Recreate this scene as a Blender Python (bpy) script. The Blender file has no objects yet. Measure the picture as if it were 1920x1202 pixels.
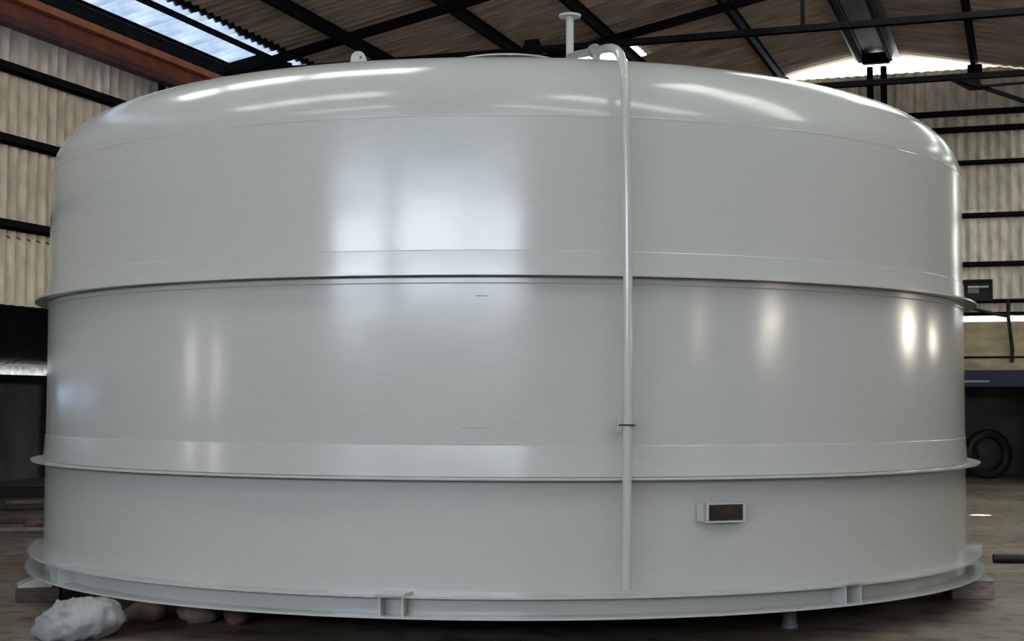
import bpy, math, random
from mathutils import Vector, Matrix, noise
random.seed(7)
S = bpy.context.scene
COL = S.collection
R_ = math.radians
PHI = R_(19.2)                      # the shed's long axis points this far right of the view
EYE = 1.42
FPX = 2765.0

# ------------------------------------------------------------------ camera
cam = bpy.data.cameras.new('camera')
cam.sensor_width = 36.0
cam.lens = 36.0 * FPX / 1920.0
cam.clip_start = 0.05
cam.clip_end = 600
cam_ob = bpy.data.objects.new('camera', cam)
COL.objects.link(cam_ob)
cam_ob.matrix_world = (Matrix.Translation((0, 0, EYE)) @ Matrix.Rotation(R_(90) + math.atan(152 / FPX), 4, 'X')
                       @ Matrix.Rotation(0.0035, 4, 'Z'))
S.camera = cam_ob

# ------------------------------------------------------------------ sky, daylight, exposure
world = bpy.data.worlds.new('overcast_sky')
S.world = world
world.use_nodes = True
bg = world.node_tree.nodes['Background']
bg.inputs['Color'].default_value = (0.82, 0.92, 1.04, 1)
bg.inputs['Strength'].default_value = 9.0
S.view_settings.view_transform = 'Standard'
S.view_settings.look = 'None'
S.view_settings.gamma = 1
S.view_settings.use_curve_mapping = False
S.view_settings.exposure = 1.25
S.cycles.max_bounces = 10
S.cycles.diffuse_bounces = 5
S.cycles.glossy_bounces = 4
S.cycles.sample_clamp_indirect = 6.0


def portal(c, a, z, sx, sy, rot):
    """daylight opening of the shed, given in shed coordinates (across, along, height)"""
    l = bpy.data.lights.new('daylight_opening', 'AREA')
    l.shape = 'RECTANGLE'
    l.size, l.size_y = sx, sy
    l.cycles.is_portal = True
    o = bpy.data.objects.new('daylight_opening', l)
    COL.objects.link(o)
    o.matrix_world = Matrix.Rotation(-PHI, 4, 'Z') @ Matrix.Translation((c, a, z)) @ rot
    o['kind'] = 'helper'
    return o


# ------------------------------------------------------------------ materials
MATS = {}


def nodes_of(name):
    m = bpy.data.materials.new(name)
    m.use_nodes = True
    nt = m.node_tree
    p = nt.nodes['Principled BSDF']
    return m, nt, p


def mat(name, col, rough=0.6, metal=0.0, var=0.15, scale=4.0, stretch=(1, 1, 1), bump=0.0, bscale=30.0, col2=None,
        spec=0.5, detail=4.0, coat=0.0, each=0.0):
    if name in MATS:
        return MATS[name]
    m, nt, p = nodes_of(name)
    tc = nt.nodes.new('ShaderNodeTexCoord')
    mp = nt.nodes.new('ShaderNodeMapping')
    mp.inputs['Scale'].default_value = stretch
    nt.links.new(tc.outputs['Object'], mp.inputs['Vector'])
    nz = nt.nodes.new('ShaderNodeTexNoise')
    nz.inputs['Scale'].default_value = scale
    nz.inputs['Detail'].default_value = detail
    nt.links.new(mp.outputs['Vector'], nz.inputs['Vector'])
    rp = nt.nodes.new('ShaderNodeValToRGB')
    c2 = col2 if col2 else tuple(max(0, x * (1 - var)) for x in col)
    c1 = col if col2 else tuple(min(1, x * (1 + var)) for x in col)
    rp.color_ramp.elements[0].position = 0.32
    rp.color_ramp.elements[1].position = 0.68
    rp.color_ramp.elements[0].color = (*c2, 1)
    rp.color_ramp.elements[1].color = (*c1, 1)
    nt.links.new(nz.outputs['Fac'], rp.inputs['Fac'])
    nt.links.new(rp.outputs['Color'], p.inputs['Base Color'])
    if each:
        oi = nt.nodes.new('ShaderNodeObjectInfo')
        mr = nt.nodes.new('ShaderNodeMapRange')
        mr.inputs['To Min'].default_value = 1 - each
        mr.inputs['To Max'].default_value = 1 + each
        nt.links.new(oi.outputs['Random'], mr.inputs['Value'])
        hs = nt.nodes.new('ShaderNodeHueSaturation')
        nt.links.new(rp.outputs['Color'], hs.inputs['Color'])
        nt.links.new(mr.outputs['Result'], hs.inputs['Value'])
        nt.links.new(hs.outputs['Color'], p.inputs['Base Color'])
    p.inputs['Roughness'].default_value = rough
    p.inputs['Metallic'].default_value = metal
    p.inputs['Specular IOR Level'].default_value = spec
    p.inputs['Coat Weight'].default_value = coat
    if bump:
        n2 = nt.nodes.new('ShaderNodeTexNoise')
        n2.inputs['Scale'].default_value = bscale
        n2.inputs['Detail'].default_value = 5
        nt.links.new(mp.outputs['Vector'], n2.inputs['Vector'])
        b = nt.nodes.new('ShaderNodeBump')
        b.inputs['Strength'].default_value = bump
        b.inputs['Distance'].default_value = 0.02
        nt.links.new(n2.outputs['Fac'], b.inputs['Height'])
        nt.links.new(b.outputs['Normal'], p.inputs['Normal'])
    MATS[name] = m
    return m


def tank_paint():
    """glossy pale grey enamel, faintly wavy plate, fine horizontal roller marks"""
    m, nt, p = nodes_of('pale_grey_enamel')
    tc = nt.nodes.new('ShaderNodeTexCoord')
    mp = nt.nodes.new('ShaderNodeMapping')
    mp.inputs['Scale'].default_value = (0.8, 0.8, 12)
    nt.links.new(tc.outputs['Object'], mp.inputs['Vector'])
    fine = nt.nodes.new('ShaderNodeTexNoise')
    fine.inputs['Scale'].default_value = 9.0
    fine.inputs['Detail'].default_value = 6
    nt.links.new(mp.outputs['Vector'], fine.inputs['Vector'])
    rp = nt.nodes.new('ShaderNodeValToRGB')
    rp.color_ramp.elements[0].color = (0.395, 0.402, 0.392, 1)
    rp.color_ramp.elements[1].color = (0.42, 0.427, 0.417, 1)
    rp.color_ramp.elements[0].position = 0.3
    rp.color_ramp.elements[1].position = 0.7
    nt.links.new(fine.outputs['Fac'], rp.inputs['Fac'])
    nt.links.new(rp.outputs['Color'], p.inputs['Base Color'])
    big = nt.nodes.new('ShaderNodeTexNoise')
    big.inputs['Scale'].default_value = 1.1
    big.inputs['Detail'].default_value = 2
    nt.links.new(tc.outputs['Object'], big.inputs['Vector'])
    rr = nt.nodes.new('ShaderNodeMapRange')
    rr.inputs['To Min'].default_value = 0.14
    rr.inputs['To Max'].default_value = 0.19
    nt.links.new(big.outputs['Fac'], rr.inputs['Value'])
    nt.links.new(rr.outputs['Result'], p.inputs['Roughness'])
    b1 = nt.nodes.new('ShaderNodeBump')
    b1.inputs['Strength'].default_value = 0.22
    b1.inputs['Distance'].default_value = 0.035
    nt.links.new(big.outputs['Fac'], b1.inputs['Height'])
    b2 = nt.nodes.new('ShaderNodeBump')
    b2.inputs['Strength'].default_value = 0.015
    b2.inputs['Distance'].default_value = 0.004
    nt.links.new(fine.outputs['Fac'], b2.inputs['Height'])
    nt.links.new(b1.outputs['Normal'], b2.inputs['Normal'])
    nt.links.new(b1.outputs['Normal'], p.inputs['Normal'])
    p.inputs['IOR'].default_value = 1.52
    MATS['paint'] = m
    return m


def translucent(name, col, dirt, amount=1.0, scale=2.5):
    m = bpy.data.materials.new(name)
    m.use_nodes = True
    nt = m.node_tree
    nt.nodes.clear()
    out = nt.nodes.new('ShaderNodeOutputMaterial')
    tr = nt.nodes.new('ShaderNodeBsdfTranslucent')
    df = nt.nodes.new('ShaderNodeBsdfDiffuse')
    df.inputs['Color'].default_value = (*[x * 0.6 for x in col], 1)
    tc = nt.nodes.new('ShaderNodeTexCoord')
    nz = nt.nodes.new('ShaderNodeTexNoise')
    nz.inputs['Scale'].default_value = scale
    nz.inputs['Detail'].default_value = 5
    nt.links.new(tc.outputs['Object'], nz.inputs['Vector'])
    rp = nt.nodes.new('ShaderNodeValToRGB')
    rp.color_ramp.elements[0].position = 0.3
    rp.color_ramp.elements[1].position = 0.65
    rp.color_ramp.elements[0].color = (*dirt, 1)
    rp.color_ramp.elements[1].color = (*col, 1)
    nt.links.new(nz.outputs['Fac'], rp.inputs['Fac'])
    nt.links.new(rp.outputs['Color'], tr.inputs['Color'])
    mx = nt.nodes.new('ShaderNodeMixShader')
    mx.inputs[0].default_value = 1 - amount
    nt.links.new(tr.outputs[0], mx.inputs[1])
    nt.links.new(df.outputs[0], mx.inputs[2])
    nt.links.new(mx.outputs[0], out.inputs[0])
    MATS[name] = m
    return m


PAINT = tank_paint()
STEEL = mat('black_painted_steel', (0.008, 0.008, 0.009), 0.95, var=0.3, spec=0.1)
ROOFM = mat('brown_cement_sheet', (0.60, 0.515, 0.445), 0.9, col2=(0.32, 0.27, 0.23), scale=3.0, stretch=(3, 0.35, 1), bump=0.25, bscale=25, each=0.14)  # streaks along the sheets painted in to heighten the corrugations' light and shade
WALLM = mat('tan_cement_sheet', (0.70, 0.60, 0.47), 0.9, var=0.22, scale=2.5, stretch=(3, 1, 0.5), bump=0.2, bscale=25, each=0.14)
GABLEM = mat('grey_cement_sheet', (0.68, 0.61, 0.51), 0.9, var=0.25, scale=2.5, stretch=(3, 1, 0.5), bump=0.2, bscale=25, each=0.14)
SKYL = translucent('milky_rooflight', (0.062, 0.070, 0.083), (0.034, 0.040, 0.05), 0.9)
SKYB = translucent('clean_rooflight', (0.54, 0.505, 0.425), (0.44, 0.41, 0.34), 0.95)
STRIP = translucent('white_strip_light', (0.22, 0.22, 0.215), (0.11, 0.105, 0.1), 0.95, 9.0)
COLD = translucent('cold_pane', (0.5, 0.55, 0.62), (0.4, 0.45, 0.5), 0.95)
PANE = translucent('yellowed_pane', (0.75, 0.68, 0.52), (0.6, 0.52, 0.4), 0.95)
RED = mat('red_oxide_primer', (0.21, 0.055, 0.035), 0.6, var=0.25, scale=5)
REDD = mat('shaded_red_primer', (0.075, 0.022, 0.015), 0.6, var=0.25, scale=5)  # same primer with the bottom flange's shade put into the colour
ORANGE = mat('lit_orange_primer', (0.42, 0.15, 0.075), 0.6, var=0.2, scale=5)  # brighter fresh primer, with the light on the top flange put in
PLASTER = mat('stained_plaster', (0.43, 0.35, 0.235), 0.9, var=0.25, scale=2.2, stretch=(1, 1, 2.5), bump=0.15, bscale=12)
BLUE = mat('navy_steel_paint', (0.009, 0.015, 0.045), 0.6, var=0.2)
DARKW = mat('dark_grey_wall', (0.05, 0.05, 0.052), 0.9, var=0.35, scale=1.6)  # plain dark grey, tone varies at random
RUBBER = mat('black_rubber', (0.012, 0.012, 0.012), 0.6, var=0.2)
WOOD = mat('weathered_timber', (0.20, 0.165, 0.15), 0.85, var=0.4, scale=9, stretch=(1, 6, 6), bump=0.4, bscale=18)
WOODD = mat('brown_timber', (0.055, 0.04, 0.03), 0.85, var=0.35, scale=9, stretch=(1, 6, 6), bump=0.4, bscale=18)
SACK = mat('pale_grey_sacking', (0.34, 0.34, 0.345), 0.7, scale=5, col2=(0.16, 0.16, 0.17), bump=0.5, bscale=10)
ROCK = mat('brown_rubble', (0.17, 0.115, 0.085), 0.95, var=0.4, scale=7, bump=0.7, bscale=14)
ROCKR = mat('red_brick_rubble', (0.12, 0.06, 0.045), 0.95, var=0.4, scale=7, bump=0.7, bscale=14)
POLE = mat('dusty_pole', (0.15, 0.13, 0.11), 0.8, var=0.25, scale=8)
CAST = mat('zinc_casting', (0.2, 0.21, 0.21), 0.5, metal=0.2, var=0.3, scale=12)
BLACK = mat('matt_black', (0.006, 0.006, 0.006), 0.7, var=0.2)
TAPE = mat('pale_lamp_glass', (0.55, 0.53, 0.5), 0.3, var=0.1)


def floor_material():
    m, nt, p = nodes_of('dusty_concrete')
    tc = nt.nodes.new('ShaderNodeTexCoord')
    mp = nt.nodes.new('ShaderNodeMapping')
    mp.inputs['Scale'].default_value = (1, 1, 1)
    nt.links.new(tc.outputs['Object'], mp.inputs['Vector'])
    n1 = nt.nodes.new('ShaderNodeTexNoise')
    n1.inputs['Scale'].default_value = 0.7
    n1.inputs['Detail'].default_value = 8
    n1.inputs['Roughness'].default_value = 0.65
    nt.links.new(mp.outputs['Vector'], n1.inputs['Vector'])
    r1 = nt.nodes.new('ShaderNodeValToRGB')
    els = r1.color_ramp.elements
    els[0].position, els[0].color = 0.33, (0.10, 0.075, 0.052, 1)
    els[1].position, els[1].color = 0.66, (0.22, 0.195, 0.165, 1)
    e = els.new(0.5)
    e.color = (0.165, 0.13, 0.095, 1)
    nt.links.new(n1.outputs['Fac'], r1.inputs['Fac'])
    n2 = nt.nodes.new('ShaderNodeTexNoise')
    n2.inputs['Scale'].default_value = 5.0
    n2.inputs['Detail'].default_value = 6
    nt.links.new(mp.outputs['Vector'], n2.inputs['Vector'])
    r2 = nt.nodes.new('ShaderNodeValToRGB')
    r2.color_ramp.elements[0].position, r2.color_ramp.elements[0].color = 0.36, (0.35, 0.35, 0.35, 1)
    r2.color_ramp.elements[1].position, r2.color_ramp.elements[1].color = 0.5, (1, 1, 1, 1)
    nt.links.new(n2.outputs['Fac'], r2.inputs['Fac'])
    mx = nt.nodes.new('ShaderNodeMix')
    mx.data_type = 'RGBA'
    mx.blend_type = 'MULTIPLY'
    mx.inputs['Factor'].default_value = 0.8
    nt.links.new(r1.outputs['Color'], mx.inputs['A'])
    nt.links.new(r2.outputs['Color'], mx.inputs['B'])
    nt.links.new(mx.outputs['Result'], p.inputs['Base Color'])
    rr = nt.nodes.new('ShaderNodeMapRange')
    rr.inputs['To Min'].default_value = 0.35
    rr.inputs['To Max'].default_value = 0.8
    nt.links.new(n1.outputs['Fac'], rr.inputs['Value'])
    nt.links.new(rr.outputs['Result'], p.inputs['Roughness'])
    b = nt.nodes.new('ShaderNodeBump')
    b.inputs['Strength'].default_value = 0.35
    b.inputs['Distance'].default_value = 0.01
    nt.links.new(n2.outputs['Fac'], b.inputs['Height'])
    nt.links.new(b.outputs['Normal'], p.inputs['Normal'])
    return m


FLOORM = floor_material()


# ------------------------------------------------------------------ mesh helpers
class MB:
    def __init__(self):
        self.v, self.f = [], []

    def add(self, vs, fs, M=None):
        n = len(self.v)
        for p in vs:
            p = Vector(p)
            self.v.append(tuple(M @ p) if M else tuple(p))
        self.f += [tuple(i + n for i in f) for f in fs]
        return self

    def box(self, x0, x1, y0, y1, z0, z1, M=None):
        vs = [(x0, y0, z0), (x1, y0, z0), (x1, y1, z0), (x0, y1, z0), (x0, y0, z1), (x1, y0, z1), (x1, y1, z1), (x0, y1, z1)]
        fs = [(0, 3, 2, 1), (4, 5, 6, 7), (0, 1, 5, 4), (1, 2, 6, 5), (2, 3, 7, 6), (3, 0, 4, 7)]
        return self.add(vs, fs, M)

    def bevel_box(self, x0, x1, y0, y1, z0, z1, b, M=None):
        vs, fs = [], []
        for z, d in ((z0, b), (z0 + b, 0), (z1 - b, 0), (z1, b)):
            xa, xb, ya, yb = x0 + d, x1 - d, y0 + d, y1 - d
            vs += [(xa + b, ya, z), (xb - b, ya, z), (xb, ya + b, z), (xb, yb - b, z), (xb - b, yb, z), (xa + b, yb, z),
                   (xa, yb - b, z), (xa, ya + b, z)]
        for k in range(3):
            for i in range(8):
                j = (i + 1) % 8
                fs.append((k * 8 + i, k * 8 + j, k * 8 + 8 + j, k * 8 + 8 + i))
        fs.append(tuple(range(7, -1, -1)))
        fs.append(tuple(range(24, 32)))
        return self.add(vs, fs, M)

    def bar(self, p, q, w, h, up=(0, 0, 1)):
        """box bar from p to q, w across, h along 'up'"""
        p, q = Vector(p), Vector(q)
        d = (q - p)
        L = d.length
        d.normalize()
        s = d.cross(Vector(up)).normalized()
        u = s.cross(d).normalized()
        M = Matrix((s, d, u)).transposed().to_4x4()
        M.translation = p
        return self.box(-w / 2, w / 2, 0, L, -h / 2, h / 2, M)

    def angle(self, p, q, w, h, t, up=(0, 0, 1), flip=1):
        """L-section bar: upright leg and a lower leg"""
        p, q = Vector(p), Vector(q)
        d = (q - p)
        L = d.length
        d.normalize()
        s = d.cross(Vector(up)).normalized()
        u = s.cross(d).normalized()
        M = Matrix((s, d, u)).transposed().to_4x4()
        M.translation = p
        self.box(-t / 2, t / 2, 0, L, -h / 2, h / 2, M)
        x0, x1 = (t / 2, w) if flip > 0 else (-w, -t / 2)
        return self.box(x0, x1, 0, L, -h / 2, -h / 2 + t, M)

    def lathe(self, prof, n=32, c=(0, 0), a0=0.0, a1=2 * math.pi, cap=False, closed=False):
        full = abs(a1 - a0 - 2 * math.pi) < 1e-6
        m = n if full else n + 1
        vs, fs = [], []
        for i in range(m):
            t = a0 + (a1 - a0) * i / n
            for r, z in prof:
                vs.append((c[0] + r * math.sin(t), c[1] - r * math.cos(t), z))
        k = len(prof)
        segs = k if closed else k - 1
        for i in range(n):
            j = (i + 1) % m
            for q in range(segs):
                q2 = (q + 1) % k
                fs.append((i * k + q, j * k + q, j * k + q2, i * k + q2))
        if cap:
            fs.append(tuple(i * k for i in range(m))[::-1])
            fs.append(tuple(i * k + k - 1 for i in range(m)))
        return self.add(vs, fs)

    def cyl(self, p, q, r, n=16, r2=None):
        p, q = Vector(p), Vector(q)
        d = (q - p)
        L = d.length
        d.normalize()
        s = d.orthogonal().normalized()
        u = d.cross(s)
        M = Matrix((s, u, d)).transposed().to_4x4()
        M.translation = p
        r2 = r if r2 is None else r2
        vs = [(r * math.cos(2 * math.pi * i / n), r * math.sin(2 * math.pi * i / n), 0) for i in range(n)]
        vs += [(r2 * math.cos(2 * math.pi * i / n), r2 * math.sin(2 * math.pi * i / n), L) for i in range(n)]
        fs = [(i, (i + 1) % n, n + (i + 1) % n, n + i) for i in range(n)]
        fs += [tuple(range(n - 1, -1, -1)), tuple(range(n, 2 * n))]
        return self.add(vs, fs, M)

    def tube(self, pts, r, n=12, cap=True):
        pts = [Vector(p) for p in pts]
        vs, fs = [], []
        s = None
        for i, p in enumerate(pts):
            d = (pts[min(i + 1, len(pts) - 1)] - pts[max(i - 1, 0)]).normalized()
            if s is None:
                s = d.orthogonal().normalized()
            s = (s - d * s.dot(d)).normalized()
            u = d.cross(s)
            for k in range(n):
                a = 2 * math.pi * k / n
                vs.append(tuple(p + s * (r * math.cos(a)) + u * (r * math.sin(a))))
        for i in range(len(pts) - 1):
            for k in range(n):
                j = (k + 1) % n
                fs.append((i * n + k, i * n + j, (i + 1) * n + j, (i + 1) * n + k))
        if cap:
            fs.append(tuple(range(n - 1, -1, -1)))
            fs.append(tuple((len(pts) - 1) * n + k for k in range(n)))
        return self.add(vs, fs)

    def prism(self, outline, t, M=None):
        """outline in the xz plane, thickness t along y"""
        n = len(outline)
        vs = [(x, -t / 2, z) for x, z in outline] + [(x, t / 2, z) for x, z in outline]
        fs = [tuple(range(n)), tuple(range(2 * n - 1, n - 1, -1))]
        fs += [(i, n + i, n + (i + 1) % n, (i + 1) % n) for i in range(n)]
        return self.add(vs, fs, M)

    def mesh(self, name, smooth=False, sharp=None):
        me = bpy.data.meshes.new(name)
        me.from_pydata(self.v, [], self.f)
        me.update()
        if smooth:
            for p in me.polygons:
                p.use_smooth = True
            me.set_sharp_from_angle(angle=R_(sharp if sharp else 35))
        return me

    def build(self, name, m, parent=None, smooth=False, sharp=None, M=None):
        return obj(name, self.mesh(name, smooth, sharp), m, parent, M)


def obj(name, me, m, parent=None, M=None):
    o = bpy.data.objects.new(name, me)
    COL.objects.link(o)
    if m and not me.materials:
        me.materials.append(m)
    if parent:
        o.parent = parent
    if M is not None:
        o.matrix_local = M
    return o


def empty(name, M=None):
    o = bpy.data.objects.new(name, None)
    o.empty_display_size = 0.2
    COL.objects.link(o)
    if M is not None:
        o.matrix_world = M
    return o


def tag(o, label, cat, group=None):
    o['label'] = label
    o['category'] = cat
    if group:
        o['group'] = group
    return o


def struct(o, label=None):
    o['kind'] = 'structure'
    if label:
        o['label'] = label
    return o


SHED = Matrix.Rotation(-PHI, 4, 'Z')          # shed frame: x across, y along, z up


def shed(c, a, z):
    return SHED @ Vector((c, a, z))


def corr_mesh(name, ncor, pitch, length, amp, m, seg=8, rows=1, thick=0.006, top=None):
    """corrugated sheet lying in xy: waves run across x, corrugations along y"""
    mb = MB()
    nx = ncor * seg
    W = ncor * pitch
    vs, fs = [], []
    layers = (0.0,) if thick == 0 else (0.0, -thick)
    for dz in layers:
        for j in range(rows + 1):
            for i in range(nx + 1):
                x = W * i / nx
                vs.append((x, (top(x) if top else length) * j / rows, dz + amp * math.cos(2 * math.pi * x / pitch)))
    k = (nx + 1)
    for L in range(len(layers)):
        off = L * k * (rows + 1)
        for j in range(rows):
            for i in range(nx):
                q = (off + j * k + i, off + j * k + i + 1, off + (j + 1) * k + i + 1, off + (j + 1) * k + i)
                fs.append(q if L == 0 else q[::-1])
    if len(layers) == 2:
        off = k * (rows + 1)
        for i in range(nx):
            fs.append((i + 1, i, off + i, off + i + 1))
            t = rows * k
            fs.append((t + i, t + i + 1, off + t + i + 1, off + t + i))
    mb.add(vs, fs)
    me = mb.mesh(name, smooth=True, sharp=60)
    me.materials.append(m)
    return me


# ------------------------------------------------------------------ the shed (x across, y along, z up, turned by SHED)
C_L, C_R, C_RIDGE = -11.2, 6.06, -2.57
A_END, A_BACK = 28.3, -12.0
Z_RIDGE, PITCH = 8.09, 0.20


def roof_z(c):
    return Z_RIDGE - PITCH * abs(c - C_RIDGE)


PCOR = 0.1835
SW = 6 * PCOR                                   # cover width of one sheet

floor = MB()
floor.add([(-30, -30, 0), (12, -30, 0), (12, 40, 0), (-30, 40, 0)], [(0, 1, 2, 3)])
floor_o = struct(floor.build('floor', FLOORM, M=SHED))
ground = MB()
ground.add([(-150, -150, -0.05), (150, -150, -0.05), (150, 150, -0.05), (-150, 150, -0.05)], [(0, 1, 2, 3)])
struct(ground.build('ground_outside', mat('outside_earth', (0.30, 0.28, 0.24), 0.95, var=0.2, scale=0.3), M=SHED))

# ---- roof
ceiling = struct(empty('ceiling', SHED))
SL = math.atan(PITCH)
CS = math.cos(SL)


def roof_sheet_M(c_low, a, lift=0.0, side=-1):
    """sheet whose lower edge is at c_low and whose corrugations climb to the ridge"""
    z = roof_z(c_low) + lift
    if side < 0:     # left slope: local x -> along (a), local y -> up-slope (+c)
        X = Vector((0, 1, 0))
        Y = Vector((CS, 0, math.sin(SL)))
    else:
        X = Vector((0, 1, 0))
        Y = Vector((-CS, 0, math.sin(SL)))
    Z = X.cross(Y)
    M = Matrix((X, Y, Z)).transposed().to_4x4()
    M.translation = Vector((c_low, a, z))
    return M


A_NEAR = A_END + 0.5 - 17 * SW
rows_l = [(-10.2, -7.42), (-7.62, -4.2), (-4.42, C_RIDGE + 0.05)]
rows_r = [(C_R + 0.25, 3.1), (3.3, 0.55), (0.75, C_RIDGE - 0.05)]
sheets = {}
for i, (c0, c1) in enumerate(rows_l):
    sheets['l%d' % i] = corr_mesh('roof_sheet', 6, PCOR, abs(c1 - c0) / CS, 0.036, ROOFM)
for i, (c0, c1) in enumerate(rows_r):
    sheets['r%d' % i] = corr_mesh('roof_sheet', 6, PCOR, abs(c1 - c0) / CS, 0.036, ROOFM)
sky_eave = corr_mesh('rooflight_sheet', 6, PCOR, 1.35 / CS, 0.036, SKYL, thick=0)
sky_mid = corr_mesh('rooflight_sheet', 6, PCOR, 1.41 / CS, 0.036, SKYB, thick=0)
cut0 = corr_mesh('roof_sheet', 6, PCOR, 0.21 / CS, 0.036, ROOFM)
cut1 = corr_mesh('roof_sheet', 6, PCOR, 1.87 / CS, 0.036, ROOFM)
fill_sky_r = [corr_mesh('rooflight_sheet', 6, PCOR, abs(c1 - c0) / CS, 0.036, SKYB, thick=0) for c0, c1 in rows_r]
random.seed(3)
for k in range(17):
    a = A_NEAR + k * SW
    obj('rooflight_sheet', sky_eave, None, ceiling, roof_sheet_M(-11.5, a, -0.01 + 0.004 * (k % 2)))
    for i, (c0, c1) in enumerate(rows_l):
        lift = 0.012 * i + 0.006 * (k % 2)
        c0j = c0 + random.uniform(-0.13, 0.0)
        if i == 1 and k == 12:
            for nm, me, cc in (('roof_sheet', cut0, c0), ('rooflight_sheet', sky_mid, -7.45), ('roof_sheet', cut1, -6.07)):
                obj(nm, me, None, ceiling, roof_sheet_M(cc, a, lift))
        else:
            obj('roof_sheet', sheets['l%d' % i], None, ceiling, roof_sheet_M(c0j, a, lift + 0.2 * 0))
    for i, (c0, c1) in enumerate(rows_r):
        lit = (i < 2 and k in (9, 13)) or (i == 2 and k in (5, 6, 7, 8))  # unseen right-slope rooflights added to brighten the gable, floor and dome highlight
        obj('rooflight_sheet' if lit else 'roof_sheet', fill_sky_r[i] if lit else sheets['r%d' % i], None, ceiling, roof_sheet_M(c0, a, 0.012 * i + 0.006 * (k % 2), side=1))

# the roof over and behind the camera: same corrugated sheeting, with unseen rooflight bands added to light the tank
FILL_BANDS = [(8.75, 9.85), (4.2, 5.3), (-0.6, 0.5), (-6.0, -4.9)]


def roof_strip(name, a0, a1, m, c_a, c_b, side, seg=4):
    n = max(1, int(round((a1 - a0) / PCOR)))
    L = abs(c_b - c_a) / CS
    me = corr_mesh(name, n, (a1 - a0) / n, L, 0.026, m, seg=seg, thick=0)
    return obj(name, me, None, ceiling, roof_sheet_M(c_a, a0, 0, side))


edges = [A_BACK]
for b0, b1 in sorted(FILL_BANDS):
    edges += [b0, b1]
edges.append(A_NEAR)
for i in range(len(edges) - 1):
    a0, a1 = edges[i], edges[i + 1]
    light = i % 2 == 1
    nm = 'rooflight_band' if light else 'roof_sheeting'
    m = SKYB if light else ROOFM
    roof_strip('rooflight_band', a0, a1, SKYL, -11.5, -10.15, -1)['kind'] = 'stuff'
    if light:
        for (ca, cb, sd) in ((-10.2, -8.6, -1), (-4.6, C_RIDGE, -1), (C_R + 0.25, 5.8, 1), (-0.4, C_RIDGE, 1)):
            roof_strip('roof_sheeting', a0, a1, ROOFM, ca, cb, sd)['kind'] = 'stuff'
        for (ca, cb, sd) in ((-8.6, -4.6, -1), (5.8, -0.4, 1)):
            roof_strip('rooflight_band', a0, a1, SKYB, ca, cb, sd)['kind'] = 'stuff'
    else:
        roof_strip(nm, a0, a1, m, -10.2, C_RIDGE, -1)['kind'] = 'stuff'
        roof_strip(nm, a0, a1, m, C_R + 0.25, C_RIDGE, 1)['kind'] = 'stuff'

# ridge cap: two folded wings
for s in (-1, 1):
    mb = MB()
    zc = Z_RIDGE - 0.055
    mb.add([(C_RIDGE, A_BACK, zc), (C_RIDGE + s * 0.42, A_BACK, zc - 0.084), (C_RIDGE + s * 0.42, A_END + 0.2, zc - 0.084),
            (C_RIDGE, A_END + 0.2, zc)], [(0, 1, 2, 3)])
    mb.build('ridge_cap', mat('blue_grey_zinc', (0.05, 0.053, 0.065), 0.6, var=0.2), ceiling)

# purlins: Z-section bars along the shed
PUR = [-11.02, -10.42, -9.2, -7.57, -6.2, -4.33, -2.85, -2.29, -0.8, 0.75, 2.3, 3.9, 5.5]
for c in PUR:
    zt = roof_z(c) - 0.035
    mb = MB()
    w = 0.12 if c != -10.42 else 0.05
    h = 0.2 if c < -11 else (0.07 if c == -10.42 else 0.15)
    mb.box(c - 0.01, c + 0.01, A_BACK, A_END, zt - h, zt)
    mb.box(c - w / 2, c, A_BACK, A_END, zt - h, zt - h + 0.012)
    mb.box(c, c + w / 2, A_BACK, A_END, zt - 0.012, zt)
    mb.build('purlin', STEEL, ceiling)

# ---- left wall
wall_left = struct(empty('wall_left', SHED))
WROWS = [(2.54, 4.42), (4.30, 6.34)]
wsheet = [corr_mesh('wall_sheet', 6, PCOR, z1 - z0, 0.032, WALLM) for z0, z1 in WROWS]


def left_wall_M(a, z0, out):
    X = Vector((0, 1, 0))
    Y = Vector((0, 0, 1))
    Z = X.cross(Y)            # +x : into the shed
    M = Matrix((X, Y, Z)).transposed().to_4x4()
    M.translation = Vector((C_L - out, a, z0))
    return M


NW = 18
for k in range(NW):
    a = A_END - (k + 1) * SW
    for r, (z0, z1) in enumerate(WROWS):
        obj('wall_sheet', wsheet[r], None, wall_left, left_wall_M(a, z0 + random.uniform(-0.015, 0.015), 0.0 + 0.014 * r + 0.006 * (k % 2)))
a_s = A_END - NW * SW
me = corr_mesh('wall_sheeting', int((a_s - A_BACK) / PCOR), PCOR, 6.34 - 2.54, 0.026, WALLM, seg=4, thick=0)
rest = obj('wall_sheeting', me, None, wall_left, left_wall_M(a_s - int((a_s - A_BACK) / PCOR) * PCOR, 2.54, 0))
rest['kind'] = 'stuff'
for z in (5.28, 4.44, 3.45):
    mb = MB()
    mb.box(C_L + 0.03, C_L + 0.04, A_BACK, A_END, z - 0.055, z + 0.055)
    mb.box(C_L + 0.04, C_L + 0.13, A_BACK, A_END, z + 0.043, z + 0.055)
    mb.box(C_L + 0.12, C_L + 0.13, A_BACK, A_END, z - 0.03, z + 0.043)
    mb.build('girt', STEEL, wall_left)

# ---- gable wall at the far end
wall_end = struct(empty('wall_end', SHED))
GROWS = [(3.02, 4.98), (4.86, 6.66), (6.56, 7.62)]
gsheet = [corr_mesh('wall_sheet', 6, PCOR, z1 - z0, 0.032, GABLEM) for z0, z1 in GROWS]


def end_wall_M(c, z0, out):
    X = Vector((1, 0, 0))
    Y = Vector((0, 0, 1))
    M = Matrix((X, Y, X.cross(Y))).transposed().to_4x4()
    M.translation = Vector((c, A_END + out, z0))
    return M


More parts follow.
